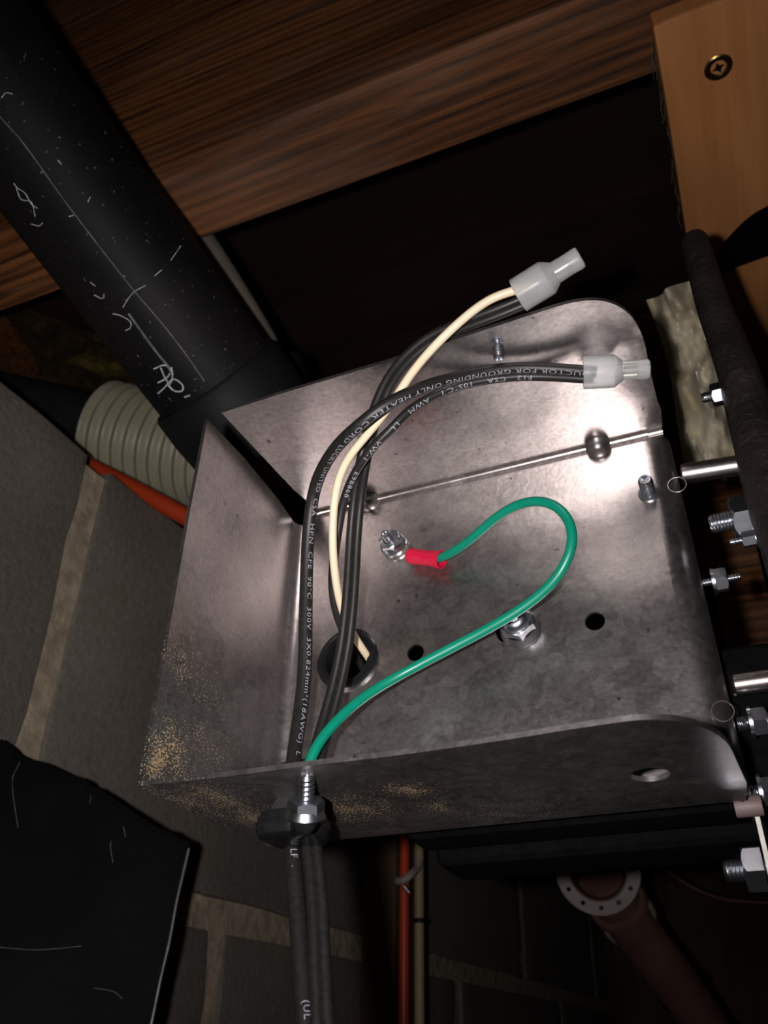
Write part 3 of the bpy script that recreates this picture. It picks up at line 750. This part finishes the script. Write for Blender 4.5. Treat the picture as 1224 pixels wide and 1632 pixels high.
# thin black wire
B_ = [(946, 605, 29), (905, 602, 30), (860, 600, 31), (821, 600, 32.5), (756, 608, 35), (703, 624, 37), (654, 651, 38.5), (628, 680, 38.5), (601, 705, 37.5), (575, 738, 35), (558, 770, 31.5), (546, 803, 28), (538, 852, 24), (530, 905, 19.5), (530, 945, 15.5), (538, 984, 11), (550, 1012, 6.5), (568, 1048, 0), (592, 1085, -8)]
PB = relax(catmull(pts(B_), 10))
cordB = obj('black_wire', tube(PB, .00102, 18, raw=True), 'cord')
tag(cordB, 'thinner black wire from the lower connector into the bushing', 'wire')
prt('F12   CSA    105°C I    AWM    LL    VW-1    E98868', PB, arc_at(PB, 850, 600), .0015, .00102, .30, cordB, fit=arc_at(PB, 552, 790))
# cream wire
D_ = [(850, 452, 53.5), (825, 462, 53.5), (790, 472, 53.5), (756, 493, 53.5), (715, 529, 52.5), (678, 567, 50), (650, 603, 46.7), (630, 635, 44.2), (608, 665, 41.8), (580, 699, 39.5), (553, 732, 37), (537, 771, 33.5), (531, 820, 29.5), (530, 869, 26), (534, 918, 21), (542, 963, 16), (555, 997, 10.5), (572, 1026, 5), (590, 1052, -1), (610, 1080, -8)]
PD = relax(catmull(pts(D_), 10))
cordD = obj('cream_wire', tube(PD, .00092, 18, raw=True), 'cream')
tag(cordD, 'cream coloured wire from the upper connector into the bushing', 'wire')
# green wire
G_ = [(690, 891, 3.6), (702, 889, 4), (722, 880, 6), (748, 862, 9), (775, 838, 12), (805, 814, 15), (840, 799, 17), (875, 800, 18.5), (902, 820, 19), (913, 850, 19), (908, 885, 18), (885, 925, 16), (850, 957, 14), (805, 987, 13), (750, 1017, 12), (690, 1048, 12), (630, 1080, 12.5), (580, 1110, 16), (540, 1145, 19.5), (512, 1178, 21.8), (496, 1207, 23), (484, 1250, 23.5), (481, 1310, 25)]
PG = relax(catmull(pts(G_), 10))
gw = obj('green_wire', tube(PG, .00108, 18, raw=True), 'green')
tag(gw, 'green ground wire looping from the red terminal down to the clamp', 'wire')

# ---- closed end connectors
def connector(a, b, r0, r1, cut, label, tilt_in):
    d = b - a; L = d.length; m_ = frame(a, d, CAM - a)
    root = thing('closed_end_connector', label, 'wire connector', m_)
    def rf(q, r, h): return (1 + .0 * q) if h < L * .55 else 1 - .10 * abs(math.cos(q)) * min(1, (h - L * .55) / (L * .1)) * (1 if h < L * .9 else .3)
    t = .00045
    prof = [(r0 - t, L * cut), (r0 - t, 0), (r0 - t * .5, -.0001), (r0, 0), (r0, L * cut * .6), (r0, L * cut), (r0 * .97, L * (cut + .015)), (r1 * 1.10, L * (cut + .12)), (r1 * 1.01, L * (cut + .135)), (r1, L * (cut + .2)), (r1 * .98, L * .8), (r1, L * .95), (r1 * .95, L * .985), (r1 * .80, L * 1.0), (r1 * .72, L * .985)]
    obj('connector_shell', lathe(prof, m_, 48, rf=rf), 'clear', root)
    obj('crimp_barrel', lathe([(r1 * .60, L * (cut + .12)), (r1 * .60, L * .80), (r1 * .45, L * .82)], m_, 24, rf=rf), 'tin', root)
    return root
connector(B(826, 471, 51.5), B(926, 409, 54), .0037, .0023, .46, 'milky closed-end connector joining the cream and black wires above the box', 0)
connector(B(930, 594, 31), B(1036, 588, 28), .0036, .0021, .46, 'milky closed-end connector on the two black wires in front of the flange', 0)

# ---- strain relief clamp under the bottom flange
cm = frame(loc((.0125, -.001, .0135)), -EV, EW)
cl = thing('cord_clamp', 'black strain relief clamp gripping the cords under the box', 'clamp', cm)
iC = cm.inverted()
def rr_block(px0, px1, py0, py1, w0, w1, bev):
    pass
hsz = lambda a, r, h: 1 + .10 * abs(math.cos(a))
def superel(rx, ry, n=40, e=2.8):
    o = []
    for i in range(n):
        a = 2 * math.pi * i / n; c_, s_ = math.cos(a), math.sin(a)
        o.append((rx * math.copysign(abs(c_) ** (2 / e), c_), ry * math.copysign(abs(s_) ** (2 / e), s_)))
    return o
def sq_loft(rings, mw_, n=40, e=2.8):
    v, f = [], []
    for rx, ry, z in rings: v += [mw_ @ Vector((x, y, z)) for x, y in superel(rx, ry, n, e)]
    for j in range(len(rings) - 1):
        for i in range(n): k = (i + 1) % n; f.append([j * n + i, j * n + k, (j + 1) * n + k, (j + 1) * n + i])
    f.append(list(range(n))); f.append([(len(rings) - 1) * n + i for i in range(n)]); return v, f
# body: local x = w (toward viewer), y = side, z = down
bc = B(468, 1320, 30); cb = frame(bc, -EV, EW)
obj('clamp_body', sq_loft([(.0050, .0046, -.0022), (.0061, .0055, -.0019), (.0066, .0059, -.0010), (.0066, .0059, .0010), (.0061, .0056, .0021), (.0050, .0047, .0025)], cb), 'nylon', cl)
obj('body_seam', sq_loft([(.00668, .00598, -.0003), (.0068, .0061, 0), (.00668, .00598, .0003)], cb), 'nylon', cl)
obj('clamp_neck', lathe([(.0044, .0), (.0049, .002), (.0049, -.0045), (.0044, -.0045)], frame(loc((.0182, -.0008, .0175)), -EV, EW), 36, cap=False), 'nylon', cl)
obj('clamp_sleeve', tube([loc((.0182, .001, .0175)), loc((.0182, .001, .0175)).lerp(bc, .5), bc + EV * .0022], .0046, 28), 'nylon', cl)
li = B(466, 1222, 21)
obj('inner_lip', lathe([(.0022, -.0004), (.0027, -.0010), (.0034, -.0008), (.0036, .0002), (.0032, .0010), (.0026, .0008)], frame(li, (EV + EW * .5), EW), 36, cap=False), 'nylon', cl)
nut_o = B(487, 1304, 38.0)
nm_ = frame(nut_o, (B(489, 1242, 41.3) - nut_o), EU)
ax_ = nm_.col[2].to_3d()
obj('clamp_arm', tube([bc, bc.lerp(nut_o, .5) - ax_ * .0006, nut_o - ax_ * .0008, nut_o + ax_ * .0002], .0020, 24), 'nylon', cl)
cs = thing('clamp_screw', 'shiny zinc flanged nut and screw standing on the black cord clamp', 'screw', nm_)
obj('hex_nut', hexnut(nm_, .0056, .0032, flange=.0035, bore=.0011, fh=.0010), 'zinc', cs, sharp=25)
obj('threaded_shank', stud(nm_, .00145, .0073, pitch=.00080), 'zinc', cs, sharp=50)

# ================================================================== RIGHT SIDE: burner hardware
# black channel behind / below the plate
def lowbar():
    a = LB(645, 1352, -.016); z = [(-.012, 0), (-.040, 0)]
    l0 = LB(640, 1338, -.016); l1 = LB(690, 1366, -.022)
    root = thing('black_channel', 'black painted steel channel behind the underside of the box', 'channel', BM)
    obj('upper_lip', bevel_cuboid((l0.x, l0.y, -.030), (BW + .012, l0.y + .035, -.0165), .003, BM, seg=3), 'blackpaint', root)
    obj('lower_lip', bevel_cuboid((l1.x - .003, l1.y, -.050), (BW + .010, l1.y + .014, -.0305), .003, BM, seg=3), 'blackpaint', root)
lowbar()
ep = obj('end_plate', slab([(-.034, -.0020), (-.0025, -.0008), (-.0025, -.0035), (-.034, -.0045)], [], .0008, lambda x, y, h: loc((BW - .0002 + h, x, y))), 'galvplain', smooth=False)
tag(ep, 'thin upright steel end plate seen edge-on at the right of the box', 'plate')
# spacer rods from the box to the black rail
def rod(a, b, r, label, m='rod', cat='rod', grp=None):
    o = obj('spacer_rod', lathe([(r * .85, 0), (r, .0004), (r, (b - a).length - .0004), (r * .85, (b - a).length)], frame(a, b - a), 32), m); return tag(o, label, cat)
rod(B(1086, 756, -6), B(1192, 739, -6), .00245, 'bright steel rod joining the box to the black rail, upper one')
rod(B(1168, 1092, -8), B(1260, 1079, -8), .0021, 'polished steel rod at the right edge, lower one')
tag(obj('thin_steel_pin', lathe([(.0003, 0), (.0003, .012)], frame(B(1170, 1107, -9), EU), 10), 'rod'), 'thin steel pin just below the lower rod', 'pin')
tag(obj('spacer_sleeve', lathe([(.0018, 0), (.0019, .0003), (.0019, .0045), (.0018, .0048)], frame(B(1171, 1287, -4), EU), 28), 'copper'), 'short pinkish metal sleeve under the lower right corner', 'sleeve')
def bolt(nx, ny, w, tipdir, af, nh, sr, sl, label, extra=0, washer=False):
    o = B(nx, ny, w); d = EU * tipdir
    m_ = frame(o, d, EV.lerp(EW, .22)); root = thing('hex_bolt', label, 'bolt', m_)
    obj('hex_nut', hexnut(m_, af, nh, bore=sr * .9), 'zinc', root, sharp=25)
    obj('threaded_shank', stud(frame(o - d * .003, d, EV), sr, sl + .003, pitch=.0007), 'zinc', root, sharp=50)
    if washer: obj('washer', lathe([(sr, -.0007), (af * .62, -.0007), (af * .62, 0), (sr, 0)], m_, 28, cap=False), 'zinc', root)
    return root
bolt(1150, 627, -1, -1, .0050, .0024, .00135, .0046, 'hex nut and stud on the black rail, the topmost one', washer=True)
bolt(1196, 823, 0, -1, .0088, .0038, .0022, .0085, 'largest hex nut with threaded stud on the black rail', washer=True)
bolt(1203, 857, 1, -1, .0032, .0026, .0007, .0050, 'small bright nut just below the largest nut', washer=True)
bolt(1140, 926, -10, 1, .0048, .0026, .0009, .0055, 'hex nut on the right flange, halfway down, pin pointing right', washer=True)
bolt(1200, 1151, -10, 1, .0052, .0028, .0016, .0075, 'hex nut at the lower right corner, level with the rounded flange', washer=True)
bolt(1216, 1262, -10, 1, .0052, .0028, .0016, .006, 'hex nut cut by the right edge above the bright plate edge', washer=True)
bolt(1218, 1384, -4, -1, .0072, .0034, .0020, .0068, 'lowest hex nut with stud pointing left at the right edge')
# black textured rail
Rl = [(1108, 386, -2), (1120, 430, -2), (1138, 490, -1), (1161, 550, 0), (1180, 605, 1), (1194, 656, 1), (1209, 705, 2), (1222, 750, 3), (1238, 800, 4), (1256, 850, 5), (1275, 910, 6)]
def rrad(t):
    r = .0036 + .0024 * min(1, t * 1.2)
    return r if t > .03 else r * math.sqrt(max(.02, 1 - ((.03 - t) / .03) ** 2))
rp_ = catmull(pts(Rl), 14); tip = rp_[0] + (rp_[0] - rp_[1]) * 1.5
tag(obj('black_rail', tube([rp_[0] + (rp_[0] - rp_[2]).normalized() * k for k in (.0030, .0026, .0018, .0008)] + rp_, lambda t: rrad(t), 32, raw=True), 'hood'), 'rough textured black rail rising along the right side', 'rail')
# dark body behind the rail
tag(obj('burner_housing', bevel_cuboid((.112, -.004, -.060), (.160, .022, -.026), .004, BM, seg=3), 'blackpaint'), 'black painted burner body behind the rail at the right edge', 'metal housing')

# repeats share a group
_G = {'hex_bolt': 'hex nuts and studs at the right of the box', 'heater_cord': 'black heater cords', 'closed_end_connector': 'closed-end wire connectors',
      'pipe_ring': 'rings on the reddish pipe', 'ceiling_joist': 'ceiling joists', 'spacer_rod': 'steel spacer rods', 'screw_end': 'screw ends inside the box', 'pex_pipe': 'orange plastic pipes'}
for o in bpy.data.objects:
    k = o.name.split('.')[0]
    if k in _G and 'category' in o: o['group'] = _G[k]
